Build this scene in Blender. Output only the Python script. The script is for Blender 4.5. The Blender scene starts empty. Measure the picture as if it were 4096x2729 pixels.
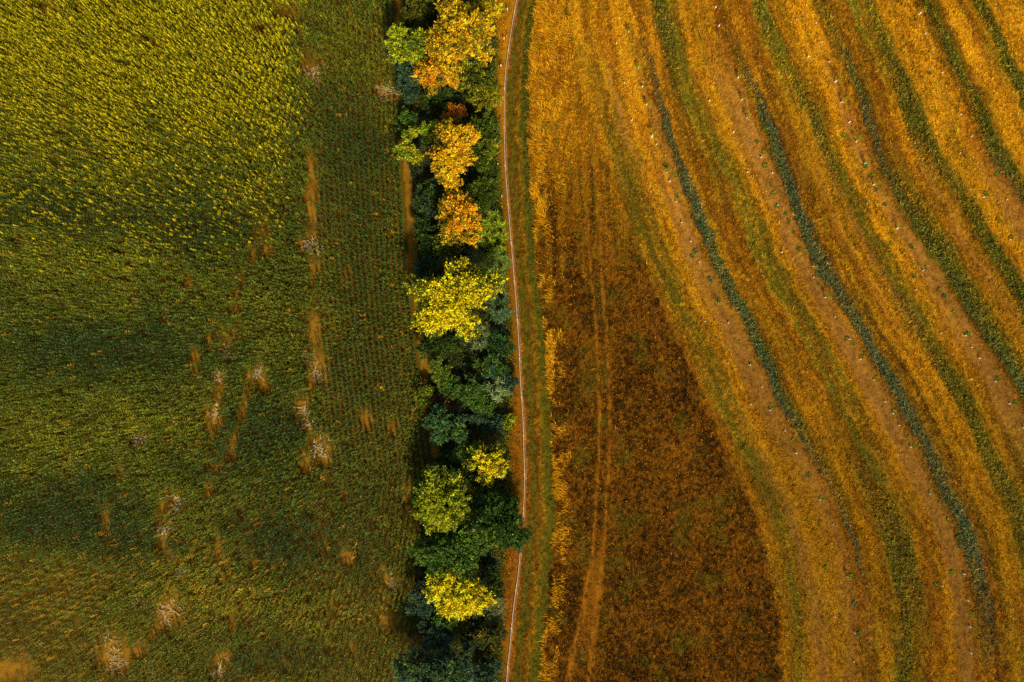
import bpy, math, random
import numpy as np

# ------------------------------------------------------------------ camera, sky, sun, exposure
scene = bpy.context.scene
S = 4096 / 150.0                      # photo pixels per metre on the ground
H = 100.0                             # drone height
cd = bpy.data.cameras.new("camera"); cam = bpy.data.objects.new("camera", cd)
scene.collection.objects.link(cam)
cam.location = (0, 0, H); cam.rotation_euler = (0, 0, 0)
cd.sensor_width = 36; cd.lens = 24; cd.clip_start = 0.5; cd.clip_end = 5000
scene.camera = cam

SUN_EL = math.radians(40); SUN_AZ = math.radians(163)      # azimuth clockwise from +Y (image up)
w = bpy.data.worlds.new("World"); scene.world = w; w.use_nodes = True
nt = w.node_tree; nt.nodes.clear()
sky = nt.nodes.new('ShaderNodeTexSky'); sky.sky_type = 'NISHITA'; sky.sun_disc = False
sky.sun_elevation = SUN_EL; sky.sun_rotation = SUN_AZ; sky.dust_density = 2.0
bg = nt.nodes.new('ShaderNodeBackground'); bg.inputs['Strength'].default_value = 0.10
wo = nt.nodes.new('ShaderNodeOutputWorld')
nt.links.new(sky.outputs[0], bg.inputs[0]); nt.links.new(bg.outputs[0], wo.inputs[0])
sl = bpy.data.lights.new("sun", 'SUN'); sl.energy = 4.5; sl.angle = math.radians(5); sl.color = (1.0, 0.91, 0.68)
so = bpy.data.objects.new("sun", sl); scene.collection.objects.link(so)
so.location = (40, -60, 80); so.rotation_euler = (math.pi/2 - SUN_EL, 0, math.pi - SUN_AZ)
scene.view_settings.view_transform = 'Standard'; scene.view_settings.look = 'None'
scene.view_settings.gamma = 1; scene.view_settings.exposure = 0.32
scene.cycles.max_bounces = 5; scene.cycles.diffuse_bounces = 3; scene.cycles.transmission_bounces = 2
scene.cycles.use_denoising = False

rng = np.random.default_rng(11); random.seed(5)
COL = scene.collection

# ------------------------------------------------------------------ small maths
def lin(r, g, b):
    c = np.array([r, g, b], float) / 255
    return np.where(c <= .04045, c / 12.92, ((c + .055) / 1.055) ** 2.4)
_T = np.random.default_rng(3).random((16, 256, 256))
def vnoise(x, y, seed=0):
    t = _T[seed % 16]
    x = np.asarray(x, float) + seed * 17.3; y = np.asarray(y, float) + seed * 9.7
    xi = np.floor(x).astype(int); yi = np.floor(y).astype(int)
    fx = x - xi; fy = y - yi; fx = fx * fx * (3 - 2 * fx); fy = fy * fy * (3 - 2 * fy)
    a = t[xi & 255, yi & 255]; b = t[(xi + 1) & 255, yi & 255]
    c = t[xi & 255, (yi + 1) & 255]; d = t[(xi + 1) & 255, (yi + 1) & 255]
    return (a * (1 - fx) + b * fx) * (1 - fy) + (c * (1 - fx) + d * fx) * fy
def fbm(x, y, seed=0, o=3):
    s = 0; a = .5; n = 0
    for i in range(o):
        s = s + a * vnoise(x * 2 ** i, y * 2 ** i, seed + i); n += a; a *= .5
    return s / n                                  # about 0..1, mean .5
def ss(a, b, x):
    t = np.clip((x - a) / (b - a), 0, 1); return t * t * (3 - 2 * t)
def curve(pts):
    """x of a line at photo row y, carried on straight past both ends"""
    p = sorted([(y, x) for x, y in pts]); ys = [a for a, _ in p]; xs = [b for _, b in p]
    s0 = (xs[1] - xs[0]) / (ys[1] - ys[0]); s1 = (xs[-1] - xs[-2]) / (ys[-1] - ys[-2])
    s0 = max(-.5, min(.5, s0)); s1 = max(-.5, min(.5, s1))
    ys = [ys[0] - 900] + ys + [ys[-1] + 900]; xs = [xs[0] - 900 * s0] + xs + [xs[-1] + 900 * s1]
    return lambda y: np.interp(y, ys, xs)
def at(px, py, z=0.0):
    k = (H - z) / H
    return ((px - 2048) / S * k, (1364.5 - py) / S * k, z)
def to_px(x, y): return 2048 + x * S, 1364.5 - y * S

# ------------------------------------------------------------------ object helpers
def tag(o, label=None, cat=None, group=None, kind=None):
    if label: o['label'] = label
    if cat: o['category'] = cat
    if group: o['group'] = group
    if kind: o['kind'] = kind
    return o
def empty(name, loc, label, cat, group=None):
    o = bpy.data.objects.new(name, None); COL.objects.link(o); o.location = loc
    return tag(o, label, cat, group)
def mesh_obj(name, V, F, C, mat, parent=None, loc=None, smooth=False):
    """one mesh object from arrays: V (n,3), F (m,4) or (m,3), C (n,3) vertex colour"""
    V = np.ascontiguousarray(V, np.float32); F = np.ascontiguousarray(F, np.int32)
    me = bpy.data.meshes.new(name)
    n, m, k = len(V), len(F), F.shape[1]
    me.vertices.add(n); me.vertices.foreach_set('co', V.ravel())
    me.loops.add(m * k); me.loops.foreach_set('vertex_index', F.ravel())
    me.polygons.add(m); me.polygons.foreach_set('loop_start', np.arange(0, m * k, k, dtype=np.int32))
    try: me.polygons.foreach_set('loop_total', np.full(m, k, np.int32))
    except Exception: pass
    if smooth: me.polygons.foreach_set('use_smooth', np.ones(m, bool))
    if C is not None:
        a = me.attributes.new('Col', 'FLOAT_COLOR', 'POINT')
        c4 = np.ones((n, 4), np.float32); c4[:, :3] = C
        a.data.foreach_set('color', c4.ravel())
    me.update(calc_edges=True); me.materials.append(mat)
    o = bpy.data.objects.new(name, me); COL.objects.link(o)
    if loc is not None: o.location = loc
    if parent is not None: o.parent = parent
    return o
class Acc:
    def __init__(s): s.v = []; s.f = []; s.c = []; s.n = 0
    def add(s, V, F, C):
        V = np.asarray(V, float); s.v.append(V); s.f.append(np.asarray(F) + s.n)
        C = np.asarray(C, float)
        s.c.append(np.broadcast_to(C, (len(V), 3)) if C.ndim == 1 else C); s.n += len(V)
    def obj(s, name, mat, parent=None, loc=None, smooth=False):
        return mesh_obj(name, np.concatenate(s.v), np.concatenate(s.f), np.concatenate(s.c), mat, parent, loc, smooth)
def unit(v): return v / np.maximum(np.linalg.norm(v, axis=-1, keepdims=True), 1e-9)
def leaves(P, D, N, L, Wd, C):
    """pointed leaves: base P, direction D, face normal about N"""
    D = unit(D); X = unit(np.cross(D, N)); L = np.asarray(L)[:, None]; Wd = np.asarray(Wd)[:, None]
    up = unit(np.cross(X, D))
    mid = P + D * L * .45 + up * L * .06
    V = np.stack([P, mid + X * Wd * .5, P + D * L, mid - X * Wd * .5], 1).reshape(-1, 3)
    F = np.arange(len(P) * 4).reshape(-1, 4)
    return V, F, np.repeat(C, 4, 0)
def strips(P, az, th0, th1, L, Wd, C, K=3, tipw=.12):
    """bent blades: th = angle from upright at the base and at the tip"""
    n = len(P); p = P.copy(); h = np.stack([np.cos(az), np.sin(az)], 1); sd = np.stack([-h[:, 1], h[:, 0], 0 * az], 1)
    rows = []
    for i in range(K + 1):
        f = i / K; wv = Wd * (.55 + .45 * min(1, f * 3)) * (1 if f < .5 else (1 - (f - .5) * 2 * (1 - tipw)))
        rows.append(p - sd * wv[:, None] / 2); rows.append(p + sd * wv[:, None] / 2)
        th = th0 + (th1 - th0) * (f + .5 / K); st = L / K
        p = p + np.stack([h[:, 0] * np.sin(th) * st, h[:, 1] * np.sin(th) * st, np.cos(th) * st], 1)
    V = np.stack(rows, 1).reshape(-1, 3); m = 2 * (K + 1)
    q = np.array([[2 * i, 2 * i + 1, 2 * i + 3, 2 * i + 2] for i in range(K)])
    F = (np.arange(n)[:, None, None] * m + q[None]).reshape(-1, 4)
    return V, F, np.repeat(C, m, 0)
def tube(pts, rad, seg=8, cap=True):
    pts = np.asarray(pts, float); n = len(pts); V = []; F = []
    tang = np.gradient(pts, axis=0); tang = unit(tang)
    ref = np.array([0, 0, 1.]) if abs(tang[0][2]) < .8 else np.array([1., 0, 0])
    for i in range(n):
        a = unit(np.cross(tang[i], ref)); b = np.cross(tang[i], a)
        for j in range(seg):
            t = 2 * math.pi * j / seg; V.append(pts[i] + rad[i] * (a * math.cos(t) + b * math.sin(t)))
    for i in range(n - 1):
        for j in range(seg):
            k = (j + 1) % seg; F.append((i * seg + j, i * seg + k, (i + 1) * seg + k, (i + 1) * seg + j))
    if cap:
        for e in (0, n - 1):
            V.append(pts[e]); c = len(V) - 1
            for j in range(0, seg, 2): F.append((c, e * seg + j, e * seg + (j + 1) % seg, e * seg + (j + 2) % seg))
    return np.array(V), np.array(F)

# ------------------------------------------------------------------ materials (procedural)
def mat(name, rough=.75, noise=(9, .35), transl=0.0, col=None, bump=0.0, spec=.2, nscale2=None, metal=0.0):
    m = bpy.data.materials.new(name); m.use_nodes = True; t = m.node_tree; t.nodes.clear()
    out = t.nodes.new('ShaderNodeOutputMaterial'); p = t.nodes.new('ShaderNodeBsdfPrincipled')
    p.inputs['Roughness'].default_value = rough; p.inputs['Specular IOR Level'].default_value = spec
    p.inputs['Metallic'].default_value = metal
    if col is None:
        a = t.nodes.new('ShaderNodeAttribute'); a.attribute_name = 'Col'; src = a.outputs['Color']
    else:
        a = t.nodes.new('ShaderNodeRGB'); a.outputs[0].default_value = (*col, 1); src = a.outputs[0]
    tc = t.nodes.new('ShaderNodeTexCoord')
    nz = t.nodes.new('ShaderNodeTexNoise'); nz.inputs['Scale'].default_value = noise[0]; nz.inputs['Detail'].default_value = 3
    t.links.new(tc.outputs['Object'], nz.inputs['Vector'])
    mr = t.nodes.new('ShaderNodeMapRange'); mr.inputs[1].default_value = .3; mr.inputs[2].default_value = .7
    mr.inputs[3].default_value = 1 - noise[1]; mr.inputs[4].default_value = 1 + noise[1]
    t.links.new(nz.outputs[0], mr.inputs[0])
    mx = t.nodes.new('ShaderNodeVectorMath'); mx.operation = 'SCALE'
    t.links.new(src, mx.inputs[0]); t.links.new(mr.outputs[0], mx.inputs['Scale'])
    t.links.new(mx.outputs[0], p.inputs['Base Color'])
    if bump:
        b = t.nodes.new('ShaderNodeBump'); b.inputs['Strength'].default_value = bump; b.inputs['Distance'].default_value = .06
        t.links.new(nz.outputs[0], b.inputs['Height']); t.links.new(b.outputs[0], p.inputs['Normal'])
    if transl:
        tr = t.nodes.new('ShaderNodeBsdfTranslucent'); ms = t.nodes.new('ShaderNodeMixShader'); ms.inputs[0].default_value = transl
        t.links.new(mx.outputs[0], tr.inputs[0]); t.links.new(p.outputs[0], ms.inputs[1]); t.links.new(tr.outputs[0], ms.inputs[2])
        t.links.new(ms.outputs[0], out.inputs[0])
    else: t.links.new(p.outputs[0], out.inputs[0])
    return m
M_SOIL = mat('soil', .95, (6, .30), bump=.5, spec=.05)
M_FIELD = mat('field_litter', .95, (7, .34), bump=.5, spec=.05)
M_BLADE = mat('grass_blade', .8, (5, .15), .18, spec=.05)
M_CORN = mat('maize_leaf', .55, (4, .15), .2, spec=.25)
M_LEAF = mat('tree_leaf', .65, (3, .15), .22, spec=.15)
M_BARK = mat('bark', .9, (8, .35), col=(.09, .06, .035), bump=.6, spec=.1)
M_STALK = mat('dry_stalk', .8, (6, .2), spec=.1)
M_WHITE = mat('white_guard', .5, (12, .08), col=(.74, .66, .52))
M_PIPE = mat('pale_pipe', .45, (3, .22), col=(.38, .28, .18), spec=.25)
M_HOSE = mat('hose', .6, (3, .2), col=(.34, .19, .09))
M_COUP = mat('coupling', .5, (5, .2), col=(.42, .28, .10), spec=.4)
M_STONE = mat('stone', .85, (6, .15), col=(.72, .66, .58), bump=.4)

# ------------------------------------------------------------------ where everything lies (photo rows and columns, metres via S)
A_ = curve([(2545,0),(2567,128),(2610,350),(2644,459),(2676,574),(2727,689),(2784,855),(2829,957),(2848,1027),(2918,1168),(3001,1315),
            (3079,1474),(3123,1589),(3187,1710),(3258,1825),(3353,2008),(3409,2175),(3465,2400),(3480,2729)])
B_ = curve([(2886,0),(2918,128),(2957,255),(3001,344),(3046,434),(3073,522),(3104,612),(3136,701),(3176,812),(3216,902),(3226,951),(3277,1040),
            (3347,1168),(3436,1302),(3506,1423),(3589,1551),(3653,1678),(3717,1806),(3777,1952),(3855,2097),(3900,2254),(3933,2399),(3956,2566),(3965,2729)])
C_ = curve([(3285,0),(3315,83),(3353,172),(3404,274),(3442,395),(3468,472),(3500,574),(3538,676),(3602,784),(3659,912),(3717,983),(3787,1091),
            (3857,1206),(3921,1315),(3991,1410),(4067,1525),(4180,1750),(4280,2000),(4360,2300),(4420,2729)])
D_ = curve([(3700,0),(3717,32),(3768,134),(3812,255),(3889,383),(3921,478),(3953,574),(4016,670),(4074,765),(4180,950),(4330,1200),(4480,1500),(4900,2729)])
E_ = lambda y: D_(y) + 415
F_ = lambda y: D_(y) + 830
G_ = lambda y: D_(y) + 1245
Z_ = lambda y: A_(y) - 410
PIPE = [(2066,0),(2050,90),(2036,179),(2022,286),(2016,380),(2016,513),(2020,650),(2022,700),(2036,870),(2053,1080),(2065,1213),(2076,1400),(2085,1579),
        (2094,1735),(2098,1891),(2094,2025),(2092,2090),(2071,2297),(2047,2498),(2031,2654),(2027,2729)]
PIPE_ = curve(PIPE)
TRK_ = curve([(2148,0),(2125,160),(2112,350),(2118,700),(2135,900),(2145,1100),(2178,1300),(2192,1500),(2205,1700),(2215,1900),(2220,2100),(2200,2300),(2180,2500),(2160,2729)])
BRN_ = curve([(2250,0),(2290,200),(2340,400),(2400,560),(2465,752),(2536,964),(2600,1110),(2676,1283),(2740,1410),(2791,1538),(2842,1653),(2880,1729),
              (2925,1857),(2976,1952),(3020,2080),(3052,2188),(3078,2300),(3107,2400),(3120,2620),(3122,2729)])
HL_ = curve([(1612,0),(1612,90),(1565,200),(1600,300),(1605,400),(1612,600),(1645,700),(1668,1000),(1675,1200),(1690,1300),(1710,1400),(1715,1500),(1705,1650),
             (1742,1750),(1775,1850),(1750,1950),(1690,2050),(1672,2200),(1640,2400),(1625,2600),(1600,2729)])
HR_ = curve([(1960,0),(1985,200),(1962,400),(1975,500),(1990,700),(2008,1000),(2022,1200),(2040,1400),(2036,1600),(2022,1800),(2050,2000),(2010,2200),(1998,2400),(1992,2600),(1998,2729)])
CE_ = curve([(1572,0),(1590,300),(1606,700),(1626,1000),(1664,1400),(1702,1700),(1728,1900),(1712,2100),(1688,2300),(1648,2500),(1604,2729)])
SEAM_ = curve([(1150,-50),(1200,150),(1246,300),(1250,600),(1256,900),(1276,1200),(1290,1500),(1302,1850),(1312,2729)])
RUT1 = curve([(2280,0),(2315,435),(2359,750),(2354,964),(2370,1155),(2383,1283),(2395,1474),(2399,1665),(2395,1888),(2383,2048),(2373,2207),(2357,2303),(2325,2494),(2293,2622),(2274,2729)])
RUT2 = curve([(2330,0),(2365,435),(2405,750),(2404,964),(2408,1123),(2424,1283),(2434,1474),(2440,1665),(2434,1888),(2424,2048),(2415,2239),(2395,2367),(2376,2558),(2357,2729)])

#            seen colour       height density
CLS = dict(T=((64,80,46), .32, 1.2), D=((76,78,20), .32, 1.1), O=((98,88,16), .24, 1.0), L=((124,118,24), .30, 1.1), G=((150,108,14), .30, .95),
           Y=((198,136,16), .28, 1.0), R=((150,92,12), .28, .85), B=((104,64,10), .24, .7), K=((62,42,9), .28, .8), S=((156,106,40), .09, .8))
GRP = dict(T=0, D=0, O=1, L=1, G=2, Y=2, R=2, B=3, K=3, S=4)
def prow(c):
    g = [0.] * 5; g[GRP[c]] = 1
    return list(lin(*CLS[c][0])) + [CLS[c][1], CLS[c][2]] + g
PROF = {
 'ZA': {100:'0Y .2Y .27O .33O .37Y .44G .5R .6Y .68R .76Y .92Y .95B 1K', 500:'0Y .1R .2G .3R .36G .46O .55O .6S .7Y .85Y .92S .96B 1T',
        900:'0B .2G .32O .56O .6Y .7Y .73S .9S .95B .98T', 1500:'0B .24R .28R .32O .52O .57Y .67Y .71S .9S .95B .98T',
        2200:'0K .14K .2Y .26G .3O .42O .47S .6Y .75Y .88S .95R 1B', 2700:'0K .1K .15Y .2G .34O .4Y .55S .7Y .82S .88B 1B'},
 'AB': {100:'0K .06R .12Y .19D .3D .4O .46R .6Y .75Y .88R .96B 1B', 500:'0T .055T .07R .18R .25K .28L .36O .48O .56G .62Y .7S .88S .94B .97D 1T',
        900:'0T .065T .08G .13G .17B .25R .33B .39K .41L .46L .49O .6O .64Y .73Y .77S .91S .935B .955T', 1500:'0T .06D .09G .15Y .21Y .24B .27Y .3G .36R .4B .43O .62O .64Y .68R .71S .85S .9B .95T',
        2200:'0T .04B .08G .12Y .17Y .19R .26O .3D .47D .52O .56B .62R .66Y .73Y .76S .88S .93B .97T', 2700:'0B .05B .08Y .14Y .18O .3D .4G .44B .58R .63Y .71Y .75S .85S .9R .97B'},
 'BC': {100:'0O .08R .2B .29R .31L .38D .46L .5R .6Y .85Y .9B .95O 1D', 500:'0T .05T .08K .15R .2K .28G .4G .46D .54D .6O .66Y .74Y .78S .9R .95B 1T',
        950:'0T .06T .09K .14B .2G .27R .33S .36Y .4B .43Y .46S .52O .62O .66Y .78Y .82S .92S .97O 1D', 1500:'0T .04T .07G .16K .19Y .25Y .28B .31Y .38Y .42D .5D .56O .6Y .7R .75S .9S .95B 1D',
        2200:'0T .06T .1B .16K .22G .28Y .36Y .4O .5D 1O', 2700:'0B .04K .17K .2G .24Y .28O .4O 1O'},
 'CD': {100:'0D .05B .08R .2R .23B .25L .31L .33B .36L .42D .5O .55Y .85Y .9B .95B 1D', 500:'0T .06B .12G .2R .3Y .35D .48D .52O .57Y .75Y .88R .92B .97D',
        950:'0D .14D .18O .25R .32S .4Y .44B .48D .58D .62Y .74Y .8S .92S 1T', 1500:'0T .1D .2G .3Y .4D .55D .65Y .8S 1T'},
 'DE': {100:'0D .06O .1B .15Y .25Y .32R .42G .48D .57D .62Y .85Y 1D', 600:'0D .05D .12O .2Y .35Y .45O .5D .6O .7Y 1D'},
}
def parse(s):
    ts = []; rows = []
    for w_ in s.split(): ts.append(float(w_[:-1])); rows.append(prow(w_[-1]))
    return np.array(ts), np.array(rows)
PROF = {k: [(y, *parse(s)) for y, s in sorted(v.items())] for k, v in PROF.items()}
def profile(key, t, y):
    kf = PROF[key]; ys = np.array([k[0] for k in kf], float)
    allp = np.stack([np.stack([np.interp(t, k[1], k[2][:, j]) for j in range(10)], 1) for k in kf])   # K,N,10
    if len(kf) == 1: return allp[0]
    i = np.clip(np.searchsorted(ys, y) - 1, 0, len(kf) - 2)
    f = np.clip((y - ys[i]) / (ys[i + 1] - ys[i]), 0, 1)[:, None]
    n = np.arange(len(t))
    return allp[i, n] * (1 - f) + allp[i + 1, n] * f

def strip_field(px, py):
    """cover of the striped field: colour, height, density, five cover kinds"""
    out = np.zeros((len(px), 10))
    w0 = px - A_(py)
    wob = (fbm(px / 70, py / 70, 2) - .5) * 24 + (fbm(w0 / 16, py / 90, 4) - .5) * 30 + (fbm(px / 7, py / 7, 6) - .5) * 24
    U = np.zeros(len(px))
    x = px + wob
    names = ['ZA', 'AB', 'BC', 'CD', 'DE', 'DE', 'DE']; cs = [Z_, A_, B_, C_, D_, E_, F_, G_]
    X = [c(py) for c in cs]
    for i, nme in enumerate(names):
        m = (x < X[i + 1]) & (x >= X[i]) if 0 < i < 6 else ((x < X[1]) if i == 0 else (x >= X[6]))
        if not m.any(): continue
        t = np.clip((x[m] - X[i][m]) / (X[i + 1][m] - X[i][m]), 0, 1)
        out[m] = profile(nme, t, py[m]); U[m] = (i + t) * 410
    # many fine streaks along the strips: amber, rust, olive and dark furrows, broken lengthwise
    uu = U + (fbm(px / 40, py / 40, 9) - .5) * 16
    n1 = fbm(uu / 6.5, py / 230, 5, 2); n2 = fbm(uu / 15, py / 330, 8, 2); n3 = fbm(uu / 24, py / 200, 10, 2); gr = fbm(px / 6, py / 7, 13, 2); pt = fbm(px / 100, py / 100, 7)
    def blend(o_, c, wgt): wgt = wgt[:, None]; return o_ * (1 - wgt) + np.array(prow(c))[None] * wgt
    bare_ = out[:, 9].copy(); keep_ = 1 - .72 * out[:, 5]
    out = blend(out, 'R', ss(.50, .64, n2 * .75 + gr * .25) * .55 * (1 - .6 * bare_) * keep_)
    out = blend(out, 'O', ss(.54, .66, n3 * .75 + gr * .25) * .42 * (1 - .7 * bare_) * keep_)
    out = blend(out, 'B', ss(.47, .36, n1 * .7 + gr * .3) * .60 * (1 - .6 * bare_) * keep_)
    out = blend(out, 'Y', ss(.56, .68, n1 * .7 + gr * .3) * .45 * (1 - .5 * bare_) * keep_)
    k = .52 + .35 * n1 + .25 * (pt - .5) + .62 * gr
    k = k * (1.22 - .50 * ss(200, 2300, py + (fbm(px / 300, py / 300, 3) - .5) * 900) * (out[:, 7] + out[:, 9]))     # straw and bare strips darken southward: weathering plus painted-in light falloff
    sp = out[:, 9] * ss(.5, .72, fbm(px / 11, py / 13, 1, 3)) * .6                                        # litter and stubs on the bare strips
    out[:, :3] = out[:, :3] * (1 - sp)[:, None] + np.array(prow('B'))[None, :3] * sp[:, None]
    out[:, :3] *= np.clip(k, .3, 1.7)[:, None]
    out[:, 4] *= np.clip(.5 + gr, .5, 1.2)
    return out
def field(px, py):
    """all ground right of the hedge"""
    n = len(px); o = strip_field(px, py)
    def row(c): return np.array(prow(c))
    brn = BRN_(py) + (fbm(px / 40, py / 40, 1) - .5) * 36 + (fbm(px / 12, py / 12, 5) - .5) * 40; trk = TRK_(py) + (fbm(px / 30, py / 30, 3) - .5) * 26; pip = PIPE_(py)
    # gold to brown field between the mown track and the strips
    m = (px >= trk) & (px < brn)
    b = ss(300, 1080, py + (fbm(px / 120, py / 120, 6) - .5) * 420 + (fbm((px - trk * .6) / 16, py / 400, 2) - .5) * 900 - (px - trk) * .25)
    edge = ss(75, 15, px - trk) * ss(.40, .66, fbm(px / 30, py / 60, 9)) * (1 - .35 * ss(1300, 2000, py))
    edge = np.clip(edge, 0, 1)
    fl = fbm(px / 11, py / 18, 8, 3); u0 = px - TRK_(py) * (1 - ss(40, 420, px - trk)) - A_(py) * ss(40, 420, px - trk); st = fbm(u0 / 11, py / 240, 10, 3)
    gold = row('Y')[None] * ss(.3, .62, fl * .5 + st * .5)[:, None]; gold = gold + row('R')[None] * (1 - ss(.3, .62, fl * .5 + st * .5))[:, None]
    og = (ss(.52, .64, st) * ss(.35, .6, fbm(u0 / 40, py / 300, 4)) * .75)[:, None]; gold = gold * (1 - og) + (row('O') * .7 + row('B') * .3)[None] * og
    dk = ss(.36, .66, fbm(px / 9, py / 9, 11, 3) * .72 + fbm(px / 90, py / 150, 12, 2) * .28)
    bro = row('K')[None] * (1 - dk)[:, None] + (row('R') * .6 + row('B') * .4)[None] * dk[:, None]
    ol = ss(.55, .75, fbm(px / 80, py / 80, 13)) * .5
    bro = bro * (1 - ol)[:, None] + row('O')[None] * (ol * .9)[:, None]
    mixb = np.clip(b * (1 - edge), 0, 1)[:, None]
    z = gold * (1 - mixb) + bro * mixb
    z[:, 3] *= 1.25
    r1 = np.abs(px - RUT1(py)); r2 = np.abs(px - RUT2(py))
    wd = 10 + 10 * ss(2150, 2400, py)
    rt = np.maximum(ss(wd, wd * .4, r1), ss(wd, wd * .4, r2)) * ss(300, 800, py) * .75 * ss(.25, .55, fbm(px / 9, py / 30, 2))
    ctr = ((px > RUT1(py)) & (px < RUT2(py))) * ss(2150, 2300, py) * ss(2750, 2450, py) * .6
    rt = np.maximum(rt, ctr)[:, None]
    rr = row('R') * .8 + row('B') * .2; rr[3] = .08; rr[4] = .5
    z = z * (1 - rt) + rr[None] * rt
    o[m] = z[m]
    # light line on the far edge of the brown field
    eb = ss(18, 5, np.abs(px - brn - 4)) * ss(1000, 1250, py) * ss(.35, .6, fbm(px / 20, py / 40, 8))
    o = o * (1 - .75 * eb[:, None]) + row('R')[None] * (.75 * eb[:, None])
    # mown grass track with two worn wheel lines
    m = (px >= pip) & (px < trk)
    f = (px - pip) / np.maximum(trk - pip, 1) + (fbm(px / 20, py / 40, 14) - .5) * .34 + (fbm(px / 6, py / 6, 3) - .5) * .3
    ts = np.array([0, .10, .16, .24, .34, .48, .60, .72, .86, 1.0])
    tr = np.stack([row(c) for c in 'RRBOOBGOOO'])
    z = np.stack([np.interp(f, ts, tr[:, j]) for j in range(10)], 1)
    gk = ss(1500, 600, py)[:, None] * ss(.5, .9, f)[:, None] * .55
    z = z * (1 - gk) + row('D')[None] * gk
    z[:, :3] *= (.35 + 1.2 * fbm(px / 7, py / 11, 15))[:, None]; z[:, 3] *= .7
    o[m] = z[m]
    # rough dry verge between hedge and pipe
    m = px < pip
    a = fbm(px / 26, py / 26, 9); hr = HR_(py)
    gmix = np.clip(ss(34, -6, px - hr) + ss(.58, .7, a) * .4, 0, 1)[:, None]
    z = row('R')[None] * (.75 + .4 * a)[:, None]
    top = ss(900, 150, py)[:, None]
    z = z * (1 - .6 * top) + row('Y')[None] * .6 * top
    z = z * (1 - gmix) + (row('O') * .5 + row('D') * .5)[None] * gmix; z[:, 3] *= 1.2
    bare = ss(26, 10, pip - px)[:, None] * .6; z[:, 3:4] *= 1 - bare; 
    o[m] = z[m]
    return o

# bare gaps in the maize (x, y, rx, ry)
GAPS = [(1245,285,30,34),(1285,265,18,26),(1545,375,58,36),(1252,700,14,56),(1245,810,19,80),(1225,985,20,48),(1265,1065,22,30),(1080,1010,30,22),(1055,930,26,18),
        (895,1540,22,50),(858,1690,36,62),(915,1395,26,34),(1055,1545,30,34),(1020,1500,22,24),(1278,1480,38,56),(1215,1650,34,48),(1290,1800,42,56),(1240,1850,30,30),(1472,1685,24,32),
        (1575,1712,20,28),(496,1888,18,30),(572,1760,34,28),(690,2010,34,26),(660,2110,26,36),(435,2090,16,60),(838,1970,14,34),(690,2460,56,62),(465,2620,66,74),(885,2655,34,40),
        (30,2690,110,52),(1045,1500,18,28),(785,1460,16,50),(980,1640,14,46),(1265,1300,22,36),(945,1245,24,20),(760,1130,24,20),(90,970,26,18),(545,1190,22,18),(660,1280,18,24),
        (330,40,26,20),(205,45,36,26),(620,180,26,18),(1150,60,40,24),(1060,130,18,22),(1570,2480,30,40),(1560,2320,26,24),(1390,2230,24,24),(1420,2600,22,24),
        (1640,2000,14,60),(1400,1080,16,14),(1385,1985,16,14),(940,2480,18,50),(1010,2250,26,24),(560,2610,40,30),(880,2190,18,50)]
TRAILS = [[(935,1340),(905,1500),(862,1690),(840,1970),(690,2060),(655,2190),(735,2290),(690,2460),(560,2600),(440,2660)], [(1250,640),(1256,900),(1262,1090),(1240,1300),(1285,1480),(1215,1650),(1285,1810)], [(1050,930),(950,1240),(790,1440)], [(1035,1480),(980,1640),(905,1900)]]
def gap_amount(px, py):
    g = np.zeros(len(px)); wx = px + (fbm(px / 16, py / 16, 5) - .5) * 62; wy = py + (fbm(px / 16, py / 16, 9) - .5) * 62; br = .45 + .75 * ss(.35, .6, fbm(px / 26, py / 26, 12))
    for x, y, rx, ry in GAPS: g = np.maximum(g, ss(1.45, .65, np.sqrt(((wx - x) / rx) ** 2 + ((wy - y) / ry) ** 2)))
    tr_ = np.full(len(px), 1e9)
    for pl in TRAILS:
        for (x0, y0), (x1, y1) in zip(pl[:-1], pl[1:]):
            dx, dy = x1 - x0, y1 - y0; f = np.clip(((wx - x0) * dx + (wy - y0) * dy) / (dx * dx + dy * dy), 0, 1)
            tr_ = np.minimum(tr_, np.hypot(wx - x0 - f * dx, wy - y0 - f * dy))
    return np.maximum(np.clip(g * br, 0, 1), ss(26, 6, tr_) * ss(.40, .62, fbm(px / 34, py / 60, 7)) * .85)

# ------------------------------------------------------------------ ground: one grid of cells, split along the field edges
print('ground')
gs = .25; gx = np.arange(-92, 92.01, gs); gy = np.arange(-66, 66.01, gs)
GX, GY = np.meshgrid(gx, gy); nx, ny = len(gx), len(gy)
X = GX.ravel(); Y = GY.ravel(); PX, PY = to_px(X, Y)
Zt = (fbm(X / 5, Y / 5, 1) - .5) * .12 + (fbm(X / .9, Y / .9, 4) - .5) * .06
r1 = np.minimum(np.abs(PX - RUT1(PY)), np.abs(PX - RUT2(PY))); Zt -= .07 * ss(10, 3, r1) * (PX > 2100)
hf = field(PX, PY)
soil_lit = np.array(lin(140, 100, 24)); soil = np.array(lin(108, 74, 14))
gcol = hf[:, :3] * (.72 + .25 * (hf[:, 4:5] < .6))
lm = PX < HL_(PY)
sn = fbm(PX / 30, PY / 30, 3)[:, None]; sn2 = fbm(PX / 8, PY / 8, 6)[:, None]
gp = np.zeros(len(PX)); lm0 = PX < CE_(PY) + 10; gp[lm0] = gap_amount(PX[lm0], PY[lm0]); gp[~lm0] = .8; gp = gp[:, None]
sc = (np.array(lin(84, 62, 12)) * (1 - gp) + (soil * (1 - sn) + soil_lit * sn) * gp) * (.70 + .6 * sn2)  # soil under the maize darkened to paint in canopy shade, lighter in gaps
dark = ss(1100, 1450, PX)[:, None] * .0
gcol[lm] = sc[lm]
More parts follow.
